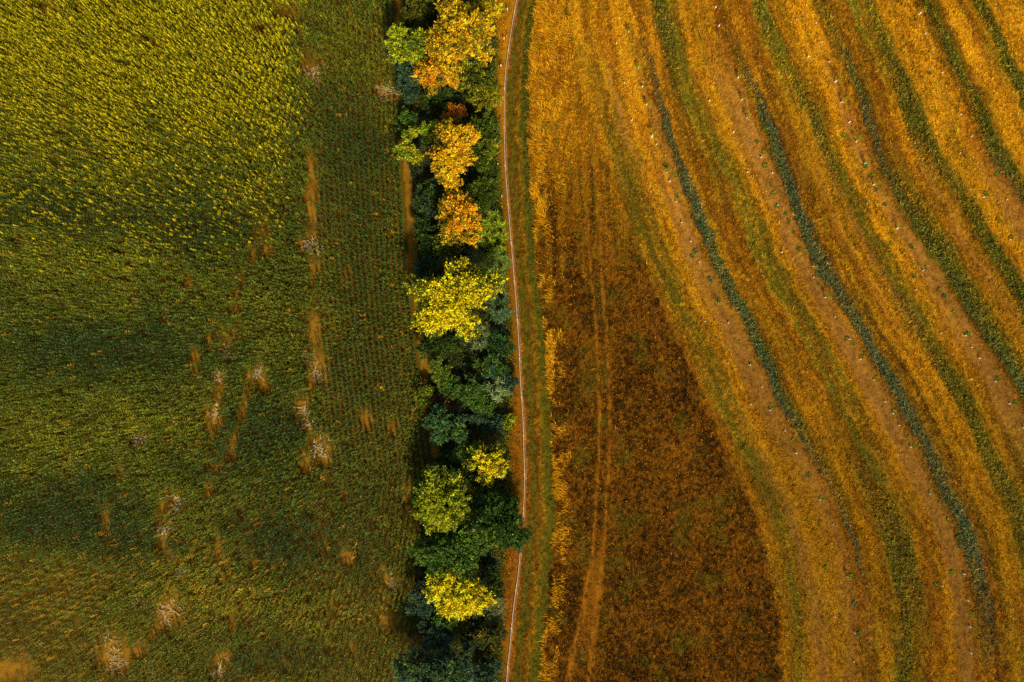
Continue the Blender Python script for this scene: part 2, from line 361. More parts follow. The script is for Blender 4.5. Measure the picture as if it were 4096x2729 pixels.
# worn double line of the dirt track
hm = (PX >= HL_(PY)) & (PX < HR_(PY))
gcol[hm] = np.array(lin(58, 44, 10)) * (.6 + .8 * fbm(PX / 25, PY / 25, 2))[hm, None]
GZ = Zt.copy()
VV = np.stack([X, Y, GZ], 1)
ii, jj = np.meshgrid(np.arange(nx - 1), np.arange(ny - 1)); a = (jj * nx + ii).ravel()
Q = np.stack([a, a + 1, a + nx + 1, a + nx], 1)
cx = PX[Q].mean(1); cy = PY[Q].mean(1)
zone = np.where(cx < CE_(cy) - 4, 0, np.where(cx < HL_(cy), 1, np.where(cx < HR_(cy), 2, np.where(cx < PIPE_(cy), 3, np.where(cx < TRK_(cy), 4, 5)))))
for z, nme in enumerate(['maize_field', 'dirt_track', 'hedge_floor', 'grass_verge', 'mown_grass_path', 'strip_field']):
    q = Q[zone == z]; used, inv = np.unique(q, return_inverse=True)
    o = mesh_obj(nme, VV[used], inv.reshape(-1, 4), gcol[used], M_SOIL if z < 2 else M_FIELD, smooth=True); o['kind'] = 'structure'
R = 2500
o = mesh_obj('ground', np.array([(-R, -R, -.35), (R, -R, -.35), (R, R, -.35), (-R, R, -.35)]), np.array([(0, 1, 2, 3)]),
             np.tile(np.array(lin(120, 90, 14)), (4, 1)), M_FIELD); o['kind'] = 'structure'

# ------------------------------------------------------------------ grass, straw and weeds (stuff)
print('grass')
def jitter(C, v=.3, h=.12):
    n = len(C); k = np.exp(rng.normal(0, v, n))[:, None]
    return np.clip(C * k * (1 + rng.normal(0, h, (n, 3)) * np.array([1, 1, .6])), 0, .9)
def scatter(x0, x1, y0, y1, per_m2):
    n = int((x1 - x0) * (y1 - y0) / S / S * per_m2); return rng.uniform(x0, x1, n), rng.uniform(y0, y1, n)
px, py = scatter(1940, 4350, -180, 2910, 19)
m = px > HR_(py) - 6
px, py = px[m], py[m]; nt_ = len(px)
tk = np.repeat(np.arange(nt_), 5)                           # five blades to a tuft
tuft_h = np.exp(rng.normal(0, .42, nt_))[tk]; tuft_c = np.exp(rng.normal(0, .30, nt_))[tk]; tuft_hue = rng.normal(0, .09, nt_)[tk]
px = px[tk] + rng.normal(0, 3.2, len(tk)); py = py[tk] + rng.normal(0, 3.2, len(tk))
px = np.where(px < HR_(py) - 8, HR_(py) - 8, px); f = field(px, py)
keep = rng.random(len(px)) < np.clip(f[:, 4] * .8, 0, 1); keep &= np.abs(px - PIPE_(py) - 3) > 7
px, py, f, tuft_h, tuft_c, tuft_hue = px[keep], py[keep], f[keep], tuft_h[keep], tuft_c[keep], tuft_hue[keep]
kind = f[:, 5:].argmax(1)
zn = np.where(px < PIPE_(py), 5, np.where(px < TRK_(py), 6, kind))
n = len(px); x = (px - 2048) / S; y = (1364.5 - py) / S
h = f[:, 3] * rng.uniform(.7, 1.3, n) * tuft_h
az = rng.uniform(0, 2 * np.pi, n); tilt = np.radians(rng.uniform(15, 68, n))
flat = kind == 0; tilt[flat] = np.radians(rng.uniform(35, 80, flat.sum()))
D = np.stack([np.cos(az) * np.sin(tilt), np.sin(az) * np.sin(tilt), np.cos(tilt)], 1)
N = np.stack([rng.normal(0, .3, n), rng.normal(0, .3, n), np.ones(n)], 1)
wd = np.where(flat, .13, .055) * rng.uniform(.7, 1.4, n) * np.where(zn == 3, 1.3, 1)
col = jitter(f[:, :3] * 1.15 * (tuft_c[:, None] * (1 + tuft_hue[:, None] * np.array([-.4, 1, .3]))), .20, .08)
s = rng.random(n)                                         # seed heads, dead stems, green shoots among the rest
gold = np.array(lin(214, 150, 16)); rust = np.array(lin(120, 40, 6)); grn = np.array(lin(96, 112, 20))
m = (s < .06) & (zn == 3); col[m] = gold * .8
m = (s > .93) & (zn == 3); col[m] = rust
m = (s > .955) & (zn == 4); col[m] = grn * .8
m = (s > .90) & (zn == 2); col[m] = grn * .9
P = np.stack([x, y, np.full(n, -.02)], 1)
L = np.where(flat, h * .8, h)
P[flat, 2] += rng.uniform(0, .22, flat.sum())
for z, (nme, lab) in enumerate([('clover_strips', None), ('olive_grass', None), ('straw_grass', None), ('brown_weeds', None), ('strip_stubble', None), ('verge_grass', None), ('path_grass', None)]):
    m = zn == z
    V, F, C = leaves(P[m], D[m], N[m], L[m], wd[m], col[m])
    tag(mesh_obj(nme, V, F, C, M_BLADE), kind='stuff')
# tall golden grass along the edge of the mown path, blown over to the left
px, py = scatter(2090, 2420, -180, 2910, 55)
d = px - TRK_(py); den = ss(-6, 12, d) * ss(90, 20, d) * ss(.44, .64, fbm(px / 30, py / 60, 9)) * (1 - .4 * ss(1300, 2000, py)) + .55 * ss(900, 300, py) * ss(-6, 20, d) * ss(190, 120, d) * ss(.42, .6, fbm(px / 26, py / 80, 12))
m = rng.random(len(px)) < den; px, py = px[m], py[m]; n = len(px)
az = np.radians(150 + 40 * (fbm(px / 60, py / 60, 3) - .5) * 4 + rng.normal(0, 28, n))
th0 = np.radians(rng.uniform(10, 40, n)); th1 = np.radians(rng.uniform(70, 105, n))
C = jitter(np.tile(np.array(lin(200, 140, 18)), (n, 1)), .35, .1)
V, F, C = strips(np.stack([(px - 2048) / S, (1364.5 - py) / S, np.zeros(n)], 1), az, th0, th1, rng.uniform(.5, 1.1, n), np.full(n, .05), C, 3)
tag(mesh_obj('tall_dry_grass', V, F, C, M_BLADE), kind='stuff')

# ------------------------------------------------------------------ maize
print('maize')
def maize_template(seed, tassel):
    r = np.random.default_rng(seed); ac = Acc(); Hh = 1.95
    nl = 9; k = np.arange(nl); P = np.stack([r.normal(0, .02, nl), r.normal(0, .02, nl), .35 + (Hh - .55) * k / (nl - 1)], 1)
    az = r.uniform(0, 6.28) + k * np.pi + r.normal(0, .5, nl)
    top = k / (nl - 1)
    th0 = np.radians(46 - 28 * top + r.normal(0, 6, nl)); th1 = np.radians(128 - 70 * top + r.normal(0, 12, nl))
    L = .45 - .10 * np.abs(top - .5) + r.normal(0, .04, nl)
    C = np.tile(np.array([[1., 1., 1.]]), (nl, 1)); C[:3] = [1.5, 1.2, .8]
    if tassel: C[-3:] = -.80; th0[-3:] *= .6; th1[-3:] = np.radians(r.uniform(18, 50, 3)); L[-3:] = r.uniform(.5, .68, 3)  # top leaves take the tassel yellow, painting them as sunlit
    V, F, C2 = strips(P, az, th0, th1, L, np.full(nl, .14), C, 3); ac.add(V, F, C2)
    V, F = tube([(0, 0, 0), (0, 0, Hh * .6), (.01, 0, Hh)], [.022, .018, .01], 4, False); ac.add(V, F, np.array([1., .95, .8]))
    na = ac.n
    if tassel:
        nt_ = 6; az = r.uniform(0, 6.28, nt_); C = np.full((nt_, 3), -1.)
        V, F, C2 = strips(np.tile([0, 0, Hh - .12], (nt_, 1)), az, np.radians(r.uniform(0, 18, nt_)), np.radians(r.uniform(8, 45, nt_)), r.uniform(.38, .62, nt_), np.full(nt_, .06), C, 2); ac.add(V, F, C2)
    return np.concatenate(ac.v), np.concatenate(ac.f), np.concatenate(ac.c)
TPL = [(maize_template(i, False), maize_template(i, True)) for i in range(5)]
def row_points():
    """plants along the drill rows of the three maize blocks"""
    xs = []; ys = []
    sp = 9.5
    # right block: rows follow the dirt track
    for k in range(0, 26):
        y_ = np.arange(-170, 2900, sp) + rng.uniform(0, sp); x_ = CE_(y_) - 8 - 20.6 * k
        m = x_ > SEAM_(y_) + 6; xs.append(x_[m]); ys.append(y_[m])
    # left block: rows lean over to the right at the top
    a_ = math.radians(14); ux, uy = math.sin(a_), -math.cos(a_); vx, vy = math.cos(a_), math.sin(a_)
    for k in range(-75, 90):
        s_ = np.arange(-1900, 1900, sp) + rng.uniform(0, sp)
        bend = 0.00004 * (s_) ** 2 * 0
        x_ = 600 + ux * s_ + vx * 20.6 * k + bend; y_ = 1300 + uy * s_ + vy * 20.6 * k
        m = (x_ < SEAM_(y_) + 26 * (fbm(x_ / 40, y_ / 50, 3) - .5) + 4) & (x_ > -200) & (y_ > -170) & (y_ < 2900) & ~head(x_, y_)
        xs.append(x_[m]); ys.append(y_[m])
    # headland: rows nearly across
    a_ = math.radians(8); ux, uy = math.cos(a_), math.sin(a_)
    for k in range(0, 34):
        s_ = np.arange(-260, 900, sp) + rng.uniform(0, sp)
        x_ = ux * s_ + 0 * k; y_ = 2235 + uy * s_ + 24 * k
        m = head(x_, y_) & (y_ < 2900); xs.append(x_[m]); ys.append(y_[m])
    return np.concatenate(xs), np.concatenate(ys)
def head(x, y): return (y > 2225 + .11 * x) & (x < 455 - .12 * (y - 2250) + 30 * np.sin(y / 40.))
px, py = row_points(); n = len(px)
px = px + rng.normal(0, 1.1, n); py = py + rng.normal(0, 3, n)
g = gap_amount(px, py)
thin = fbm(px / 120, py / 120, 2); low = ss(1500, 2500, py)
p_keep = (1 - g) * np.clip(.99 - .18 * ss(.60, .80, thin) - .16 * low - .12 * ss(60, 20, np.abs(px - SEAM_(py))) * (py > 200), 0, 1)
p_keep *= 1 - .20 * ss(.64, .8, fbm(px / 40, py / 40, 11))
m = rng.random(n) < p_keep
px, py = px[m], py[m]; n = len(px)
size = (.86 + .32 * fbm(px / 70, py / 70, 6)) * rng.normal(1, .09, n)
size *= 1 - .10 * (px > SEAM_(py)) - .12 * ss(1900, 2500, py)
size *= 1 - .40 * ss(.02, .5, gap_amount(px, py))
# leaf colour: deep green and olive bands painting in light and shade of rolling ground, straw low down; tassels out over the upper left
RELIEF_SHADE = [(250,830,330,75,1),(800,900,340,130,1),(420,1390,430,110,1),(230,2030,230,130,1),(560,2150,150,110,1),(1080,1710,170,130,1),(860,1780,110,120,.8),(1130,2180,200,170,1),(1480,1500,170,420,.7),(1430,800,150,330,.7),(1440,500,140,160,.6),(60,2480,60,90,.9),(1100,2620,170,80,.6),(1450,2350,170,300,.5),
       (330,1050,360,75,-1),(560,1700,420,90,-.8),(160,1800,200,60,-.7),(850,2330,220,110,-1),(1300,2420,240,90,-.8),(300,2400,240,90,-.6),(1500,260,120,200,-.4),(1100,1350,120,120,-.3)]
relief_shade = np.zeros(n); wx_ = px + (fbm(px / 120, py / 120, 4) - .5) * 220; wy_ = py + (fbm(px / 120, py / 120, 9) - .5) * 160
for (vx, vy, rx_, ry_, am_) in RELIEF_SHADE: relief_shade += am_ * np.exp(-(((wx_ - vx) / rx_) ** 2 + ((wy_ - vy) / ry_) ** 2))
ol = np.clip(.42 - .52 * relief_shade + .5 * (fbm(px / 120, py / 70, 3) - .5), 0, 1); ol2 = ss(.55, .75, fbm(px / 60, py / 60, 8))
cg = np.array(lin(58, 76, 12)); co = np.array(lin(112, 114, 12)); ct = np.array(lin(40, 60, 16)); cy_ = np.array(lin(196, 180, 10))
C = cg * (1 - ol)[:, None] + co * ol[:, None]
tl = np.clip(relief_shade, 0, 1) * .7
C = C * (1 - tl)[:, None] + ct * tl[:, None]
ptas = ss(760, 120, py + (px - 500) * -.10 + (fbm(px / 160, py / 160, 13) - .5) * 500) * ss(1290, 1090, px + (fbm(px / 70, py / 70, 14) - .5) * 160)
ptas = np.clip(ptas * 1.15 + .30 * ss(1150, 800, py) * (px < 1150), 0, 1)
tas = rng.random(n) < ptas
hd = head(px, py); size *= 1 - .2 * hd
dry = rng.random(n) < .02 + .16 * hd + .30 * np.exp(-(((px - 860) / 200) ** 2 + ((py - 2330) / 110) ** 2)) + .16 * np.exp(-(((px - 1320) / 220) ** 2 + ((py - 2400) / 90) ** 2)) + .13 * ss(.55, .75, fbm(px / 130, py / 110, 10)) * ss(1700, 2300, py)
C = np.where(dry[:, None], C * .5 + np.array(lin(170, 126, 14)) * .5, C)
C = C * (1 - .30 * ptas[:, None]) + np.array(lin(140, 132, 10)) * (.30 * ptas[:, None])
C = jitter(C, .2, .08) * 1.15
vr = rng.integers(0, 5, n); rot = rng.uniform(0, 2 * np.pi, n)
edge_row = (np.abs(px - (CE_(py) - 8)) < 9) & (py > 0) & (py < 2729)
def place(T, i):
    V0, F0, C0 = T; c, s_ = np.cos(rot[i]), np.sin(rot[i]); sc_ = size[i]; V = np.empty((len(i), len(V0), 3))
    V[..., 0] = (V0[None, :, 0] * c[:, None] - V0[None, :, 1] * s_[:, None]) * sc_[:, None] + ((px[i] - 2048) / S)[:, None]
    V[..., 1] = (V0[None, :, 0] * s_[:, None] + V0[None, :, 1] * c[:, None]) * sc_[:, None] + ((1364.5 - py[i]) / S)[:, None]
    V[..., 2] = V0[None, :, 2] * sc_[:, None] - .03
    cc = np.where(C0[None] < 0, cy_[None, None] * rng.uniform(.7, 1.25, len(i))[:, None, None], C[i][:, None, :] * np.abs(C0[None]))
    F = (np.arange(len(i))[:, None, None] * len(V0) + F0[None]).reshape(-1, 4)
    return V.reshape(-1, 3), F, cc.reshape(-1, 3)
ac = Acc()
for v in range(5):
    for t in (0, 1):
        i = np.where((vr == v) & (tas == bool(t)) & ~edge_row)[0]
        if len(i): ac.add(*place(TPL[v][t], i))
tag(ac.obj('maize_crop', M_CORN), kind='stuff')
# the outermost row beside the dirt track, plant by plant
V0, F0, C0 = TPL[1][0]
protos = []
for v in range(5):
    V0, F0, C0 = TPL[v][0]
    o = mesh_obj('maize_plant', V0, F0, cg * 1.3 * (.9 + .06 * v) * np.abs(C0), M_CORN); protos.append(o)
used = set()
for i in np.where(edge_row)[0][:300]:
    v = int(vr[i]); src = protos[v]
    o = src if v not in used else src.copy()
    if v in used: COL.objects.link(o)
    used.add(v)
    o.location = ((px[i] - 2048) / S, (1364.5 - py[i]) / S, -.03); o.rotation_euler = (0, 0, float(rot[i])); k = float(size[i]); o.scale = (k, k, k)
    tag(o, 'green maize plant in the outermost crop row beside the hedge and dirt track', 'maize plant', 'maize plants of the outermost row')
for v in range(5):
    if v not in used: bpy.data.objects.remove(protos[v])

# pale stalks lying in the gaps, one object each
HEAPS = [(1250,300,22,26,'in the topmost bare gap of the maize'), (1545,375,40,24,'in the bare gap beside the upper hedge'), (1232,985,26,18,'at the foot of the long bare gap'),
 (1262,1000,20,8,'right of the long bare gap'), (905,1400,26,14,'at the top of the left middle gaps'), (880,1500,26,20,'between the left middle gaps'), (868,1660,16,6,'inside the large left middle gap'),
 (1030,1490,16,12,'left of the wide seam gap'), (1250,1455,26,10,'at the upper end of the wide seam gap'), (1290,1500,26,12,'inside the wide seam gap'), (1215,1640,24,14,'in the lower seam gap'), (1232,1700,28,12,'just under the lower seam gap'),
 (1285,1805,30,22,'in the last gap of the seam'), (575,1760,30,22,'in the left gap of thin maize'), (700,2015,30,18,'in the lower left gap with grey stalks'), (650,2120,24,18,'below the lower left gap'),
 (730,2280,18,14,'along the thin line above the bottom gap'), (680,2450,48,30,'in the round bare gap at the bottom left'), (430,2590,56,20,'at the edge of the bottom headland gap'), (470,2660,40,22,'across the bottom headland gap'),
 (890,2660,34,16,'in the gap at the bottom middle'), (1565,2330,26,12,'near the lower hedge beside a yellow tree'), (600,2690,36,10,'by the bottom edge right of the headland gap'), (545,2400,26,10,'left of the round bare gap')]
stalk_meshes = []
for k in range(6):
    r = np.random.default_rng(60 + k); ac = Acc(); L_ = r.uniform(1.5, 2.3)
    pts = [(-L_ / 2, 0, .03), (-L_ * .15, r.normal(0, .06), .09), (L_ * .2, r.normal(0, .08), .07), (L_ / 2, r.normal(0, .12), .03)]
    V, F = tube(pts, [.035, .03, .026, .012], 5); base = np.array(lin(*[(196, 170, 116), (176, 150, 100), (204, 160, 84), (150, 140, 110), (190, 168, 128), (168, 132, 70)][k])); ac.add(V, F, base)
    nl = 6; P = np.array(pts)[r.integers(0, 4, nl)]; V, F, C2 = strips(P, r.normal(0, .7, nl), np.full(nl, 1.1), np.full(nl, 1.75), r.uniform(.4, .8, nl), np.full(nl, .07), np.tile(base * .9, (nl, 1)), 3); ac.add(V, F, C2)
    stalk_meshes.append(ac)
pro = [None] * 6
for (hx, hy, sprd, cnt, where) in HEAPS:
    a0 = random.uniform(0, 6.28)
    for j in range(max(5, cnt // 2)):
        k = random.randrange(6)
        if pro[k] is None: o = pro[k] = stalk_meshes[k].obj('fallen_stalk', M_STALK)
        else: o = pro[k].copy(); COL.objects.link(o)
        qx = hx + random.gauss(0, sprd * .5); qy = hy + random.gauss(0, sprd * .5)
        o.location = ((qx - 2048) / S, (1364.5 - qy) / S, .05 + .05 * random.random())
        o.rotation_euler = (0, random.uniform(-.06, .06), a0 + random.gauss(0, .8)); s_ = random.uniform(.7, 1.15); o.scale = (s_, s_, s_)
        tag(o, 'dry pale fallen maize stalk ' + where, 'fallen stalk', 'fallen stalks ' + where)

# ------------------------------------------------------------------ hedge: bramble floor, then each tree and bush
print('hedge')
px, py = scatter(1540, 2070, -170, 2900, 75)
e = (fbm(px / 24, py / 24, 4) - .5) * 44
m = (px > HL_(py) + 8 + e) & (px < HR_(py) - 4 + e); px, py = px[m], py[m]; n = len(px)
hh = .25 + 1.7 * ss(.3, .75, fbm(px / 34, py / 34, 6)) * ss(0, 40, np.minimum(px - HL_(py), HR_(py) - px) + 8)
P = np.stack([(px - 2048) / S, (1364.5 - py) / S, hh * (rng.random(n) ** .4)], 1)
cs = [np.array(lin(34, 46, 12)), np.array(lin(56, 64, 14)), np.array(lin(74, 60, 16)), np.array(lin(40, 58, 36))]
q = fbm(px / 50, py / 50, 9); q2 = fbm(px / 30, py / 30, 12)
C = cs[0] * (1 - ss(.35, .6, q))[:, None] + cs[1] * ss(.35, .6, q)[:, None]
k = (ss(.58, .7, q2) * .8)[:, None]; C = C * (1 - k) + cs[2] * k
k = (ss(.56, .7, fbm(px / 60, py / 60, 2)) * .8)[:, None]; C = C * (1 - k) + cs[3] * k
V, F, C = leaves(P, rng.normal(0, 1, (n, 3)) * [1, 1, .5], rng.normal(0, .5, (n, 3)) + [0, 0, 1], rng.uniform(.14, .32, n), rng.uniform(.09, .18, n), jitter(C, .35, .1) * 1.7)
tag(mesh_obj('bramble_thicket', V, F, C, M_LEAF), kind='stuff')

def crown(rx, ry, h, zb, pal, seed, dens=1.0, leaf=.26, ncl=None, lobes=.28, spray=False, split=None, hi=None):
    """leaf cloud round the stem at 0,0: clumps over a dome; returns leaf arrays and clump centres"""
    r = np.random.default_rng(seed); Rm = math.sqrt(rx * ry)
    ncl = ncl or int(9 + 3.2 * Rm * Rm * .8 + 5 * Rm)
    cen = []; 
    ph = r.uniform(0, 6.28, 4); am = r.uniform(.4, 1, 4)
    tries = 0
    while len(cen) < ncl and tries < 5000:
        tries += 1
        u = r.uniform(-1.1, 1.1, 2); ang = math.atan2(u[1], u[0]); lim = .86 + lobes * (am[0] * math.sin(2 * ang + ph[0]) * .5 + am[1] * math.sin(3 * ang + ph[1]) * .5 + am[2] * math.sin(5 * ang + ph[2]) * .45)
        rr = math.hypot(*u)
        if rr > lim: continue
        dome = math.sqrt(max(0, 1 - (rr / (lim + .12)) ** 2))
        z = zb + (h - zb) * (.18 + .80 * dome) * r.uniform(.72, 1.0)
        cen.append((u[0] * rx, u[1] * ry, z, rr))
    cen = np.array(cen); nc = len(cen)
    cr = np.clip(Rm * r.uniform(.16, .30, nc), .35, 1.3)
    # sprigs over every limb end, leaves round every sprig
    ns = np.maximum(5, (11 * (cr / .8) ** 2).astype(int)); li = np.repeat(np.arange(nc), ns); S_ = len(li)
    d = unit(r.normal(0, 1, (S_, 3)) + [0, 0, .35]); d[:, 2] = np.where(d[:, 2] < -.3, -d[:, 2], d[:, 2])
    sp = cen[li, :3] + d * (cr[li] * r.uniform(.45, 1.25, S_))[:, None] * np.array([1, 1, .75])
    out = unit(np.stack([cen[li, 0], cen[li, 1], np.full(S_, Rm * .3)], 1) + d * Rm * .4 + r.normal(0, .25, (S_, 3)))
    cnt = np.maximum(6, (dens * r.uniform(.5, 1.5, S_) * 26 * (.26 / leaf) ** 1.5).astype(int))
    idx = np.repeat(np.arange(S_), cnt); n = len(idx)
    ln = (.50 if spray else .34) * r.uniform(.7, 1.3, S_)
    P = sp[idx] + out[idx] * (r.uniform(-1, 1, n) * ln[idx])[:, None] + r.normal(0, .12, (n, 3))
    P[:, 2] = np.maximum(P[:, 2], .25)
    pal_c = np.array([lin(*c[0]) for c in pal]); pw = np.array([c[1] for c in pal], float); pw /= pw.sum()
    cp = r.choice(len(pal), nc, p=pw)[li]
    own = r.random(S_) < .35; cp[own] = r.choice(len(pal), int(own.sum()), p=pw)
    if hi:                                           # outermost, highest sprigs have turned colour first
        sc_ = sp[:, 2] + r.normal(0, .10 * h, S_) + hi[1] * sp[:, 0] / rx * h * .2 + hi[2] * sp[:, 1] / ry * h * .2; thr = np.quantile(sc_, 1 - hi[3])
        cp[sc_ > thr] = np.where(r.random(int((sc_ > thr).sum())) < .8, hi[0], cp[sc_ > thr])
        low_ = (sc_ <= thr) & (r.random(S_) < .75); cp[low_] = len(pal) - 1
    lp = np.where(r.random(n) < .85, cp[idx], r.choice(len(pal), n, p=pw))
    ck = np.exp(r.normal(0, .22, S_))
    C = pal_c[lp] * ck[idx][:, None] * np.exp(r.normal(0, .24, n))[:, None] * (1 + r.normal(0, .07, (n, 3)))
    N = d[idx] * .6 + np.array([0, 0, .8]) + r.normal(0, .5, (n, 3))
    T = r.normal(0, .8, (n, 3)) + out[idx] * .9
    return leaves(P, T, N, leaf * r.uniform(.7, 1.4, n), leaf * r.uniform(.45, .8, n), np.clip(C * 1.28, 0, .85)), cen
def trunk(h, zb, cen, seed, r0):
    r = np.random.default_rng(seed); ac = Acc(); brown = np.array([.1, .07, .04])
    zt = max(zb + (h - zb) * .35, h * .4)
    lean = r.normal(0, .1 * h * .3, 2)
    V, F = tube([(0, 0, -.1), (lean[0] * .3, lean[1] * .3, zt * .5), (lean[0], lean[1], zt)], [r0 * 1.3, r0, r0 * .65], 8); ac.add(V, F, brown)
    for i in r.choice(len(cen), min(len(cen), 9), replace=False):
        c = cen[i, :3]; b = np.array([lean[0], lean[1], zt]) * r.uniform(.55, 1)
        V, F = tube([b, (b + c) / 2 + [0, 0, -.1 * h * .4], c], [r0 * .5, r0 * .32, r0 * .1], 6); ac.add(V, F, brown)
    return ac
seedc = [100]
def tree(name, cat, label, px, py, rxp, ryp, h, pal, zb=None, group=None, **kw):
    seedc[0] += 1; zb = .35 * h if zb is None else zb
    zc = zb + (h - zb) * .55; k = (H - zc) / H / S
    x, y, _ = at(px, py, zc)
    root = empty(name, (x, y, 0), label, cat, group)
    (V, F, C), cen = crown(rxp * k, ryp * k, h, zb, pal, seedc[0], **kw)
    trunk(h, zb, cen, seedc[0], .035 * h * .6).obj('trunk' if h > 3 else 'stems', M_BARK, root)
    mesh_obj('crown' if h > 3 else 'foliage', V, F, C, M_LEAF, root)
    return root
GR = 'trees of the hedgerow'; GB = 'bushes of the hedgerow'
YEL_ = [((236, 190, 14), 5), ((206, 150, 12), 3), ((150, 130, 16), 2)]
def T(*a, **k): tree('broadleaf_tree', 'tree', *a, group=GR, **k)
def Bu(*a, **k): tree('hedge_bush', 'bush', *a, group=GB, **k)
OLV = [((84, 84, 14), 4), ((64, 70, 14), 4), ((104, 92, 16), 2)]
DKG = [((44, 58, 14), 5), ((58, 76, 18), 4), ((34, 46, 14), 2)]
TEAL = [((52, 74, 50), 5), ((44, 64, 40), 4), ((70, 86, 44), 2)]
GRN = [((66, 92, 22), 5), ((52, 76, 24), 4), ((88, 108, 22), 2)]
LIME = [((150, 150, 14), 5), ((112, 120, 16), 4), ((78, 92, 20), 3)]
# from the top of the photograph down
T('wide yellow and olive tree, the largest crown at the top of the hedge', 1835, 150, 135, 125, 8.5, [((220, 166, 12), 6), ((168, 130, 14), 4), ((104, 96, 14), 5), ((210, 130, 12), 1)], leaf=.26, dens=1.1)
T('orange tinged tree just below the large yellow crown at the top', 1762, 288, 84, 84, 6.5, [((208, 146, 14), 5), ((196, 116, 14), 2), ((136, 114, 14), 4)], leaf=.25)
T('bright lime green tree on the maize side at the top of the hedge', 1637, 180, 80, 92, 6.0, [((138, 144, 14), 5), ((180, 170, 16), 2), ((84, 98, 22), 4)], lobes=.5, leaf=.28)
Bu('dark olive bush in the top left corner of the hedge', 1665, 45, 60, 62, 3.2, OLV)
Bu('olive green bush above the large yellow crown at the upper edge', 1775, 5, 75, 48, 4.0, OLV)
Bu('yellow green bush between the large yellow crown and the dry verge', 1935, 60, 62, 70, 3.6, [((170, 140, 10), 4), ((110, 108, 12), 4), ((210, 160, 10), 2)])
Bu('grey teal bush under the left side of the lime tree', 1583, 208, 34, 42, 2.6, TEAL)
Bu('grey teal bush just below the lime tree', 1645, 285, 54, 48, 3.0, TEAL)
Bu('small grey teal bush beside the pale stalks near the upper track', 1632, 352, 38, 48, 2.4, TEAL)
Bu('long dark green bush right of the orange tinged tree', 1900, 300, 80, 82, 3.2, [((62, 70, 12), 5), ((92, 94, 14), 3), ((150, 140, 12), 1)])
Bu('yellow green bush right of the long dark bush by the verge', 1945, 390, 56, 62, 2.4, [((104, 104, 12), 5), ((150, 136, 10), 3)])
Bu('very dark bush in the hollow below the orange tinged tree', 1745, 395, 74, 50, 2.4, DKG)
Bu('small orange brown bush between the two upper orange trees', 1812, 458, 46, 42, 3.4, [((170, 96, 12), 5), ((128, 84, 14), 3), ((96, 80, 14), 2)])
Bu('mid green rounded bush on the maize edge above the small lime tree', 1625, 478, 36, 40, 2.5, GRN)
T('small yellow lime tree leaning out over the maize edge', 1640, 590, 40, 74, 4.2, [((166, 156, 14), 5), ((104, 114, 18), 4)], lobes=.5)
Bu('small lime bush touching the golden tree on its upper left', 1728, 528, 38, 44, 3.4, [((110, 126, 16), 5), ((150, 150, 14), 2)])
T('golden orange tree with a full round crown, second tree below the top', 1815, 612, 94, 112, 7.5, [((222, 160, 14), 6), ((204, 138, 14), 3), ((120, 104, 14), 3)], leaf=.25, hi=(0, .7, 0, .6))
Bu('tall green bush band right of the golden orange tree', 1932, 560, 62, 120, 2.8, [((74, 88, 14), 5), ((52, 66, 14), 4), ((116, 116, 14), 2)])
Bu('green bush band right of the gap under the golden orange tree', 1935, 765, 64, 90, 2.6, [((66, 80, 14), 5), ((48, 62, 14), 4), ((100, 104, 14), 1)])
Bu('dark green bush left of the gap under the golden orange tree', 1712, 790, 66, 70, 3.0, DKG + TEAL[:1])
T('orange tree with its left half still olive, above the canes', 1835, 888, 96, 98, 7.0, [((222, 146, 14), 4), ((200, 156, 16), 4), ((104, 94, 14), 4)], hi=(0, .9, .5, .5), leaf=.25)
Bu('olive green tree top tucked under the lower side of the orange tree', 1800, 1000, 92, 66, 4.2, [((82, 88, 14), 5), ((58, 70, 14), 4), ((130, 110, 14), 1)])
Bu('dark green bush on the track side beside the orange tree', 1705, 945, 52, 90, 3.0, DKG)
Bu('dark teal bush on the track side above the big yellow tree', 1712, 1085, 52, 64, 3.0, TEAL + DKG[:1])
Bu('dark green bush ring behind the upper side of the big yellow tree', 1800, 1085, 100, 50, 4.0, [((66, 76, 14), 5), ((46, 60, 14), 3)])
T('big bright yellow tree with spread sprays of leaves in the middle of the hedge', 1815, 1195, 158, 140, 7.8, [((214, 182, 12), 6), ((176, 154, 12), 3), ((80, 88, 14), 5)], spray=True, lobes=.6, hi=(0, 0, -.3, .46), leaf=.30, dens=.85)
Bu('dark green bush below the left side of the big yellow tree', 1745, 1370, 74, 66, 3.0, DKG)
Bu('round mid green bush by the verge below the canes', 2005, 1372, 46, 50, 2.8, [((48, 76, 28), 5), ((40, 62, 24), 4)])
Bu('green bush with an uneven top by the verge in the lower hedge', 1978, 1458, 60, 48, 3.0, GRN + TEAL[:1])
Bu('lime green upright bush at the end of the dirt track', 1762, 1478, 44, 60, 3.6, [((104, 112, 26), 5), ((76, 92, 26), 4)])
Bu('small yellow green bush standing at the maize edge', 1702, 1590, 36, 40, 2.2, [((116, 118, 14), 5), ((80, 94, 16), 4)])
Bu('low green bush filling the corner above the full lime tree', 1800, 1850, 58, 60, 2.2, DKG)
Bu('dark green bush in the middle of the dark lower hollow', 1860, 1790, 64, 66, 2.6, DKG + GRN[:1])
Bu('red brown withered bush in the lower hedge', 1763, 1628, 46, 46, 2.2, [((82, 56, 20), 5), ((64, 52, 18), 4)])
T('lobed teal green tree at the left side of the dark hollow', 1780, 1702, 78, 62, 4.4, [((66, 96, 46), 5), ((54, 80, 40), 4), ((84, 108, 36), 1)], lobes=.6)
Bu('mid green bush in the centre of the lower hedge', 1890, 1556, 42, 58, 3.6, [((74, 98, 30), 5), ((60, 84, 28), 4)])
Bu('rounded green bush right at the verge beside the silvery canes', 2040, 1533, 24, 30, 2.2, TEAL)
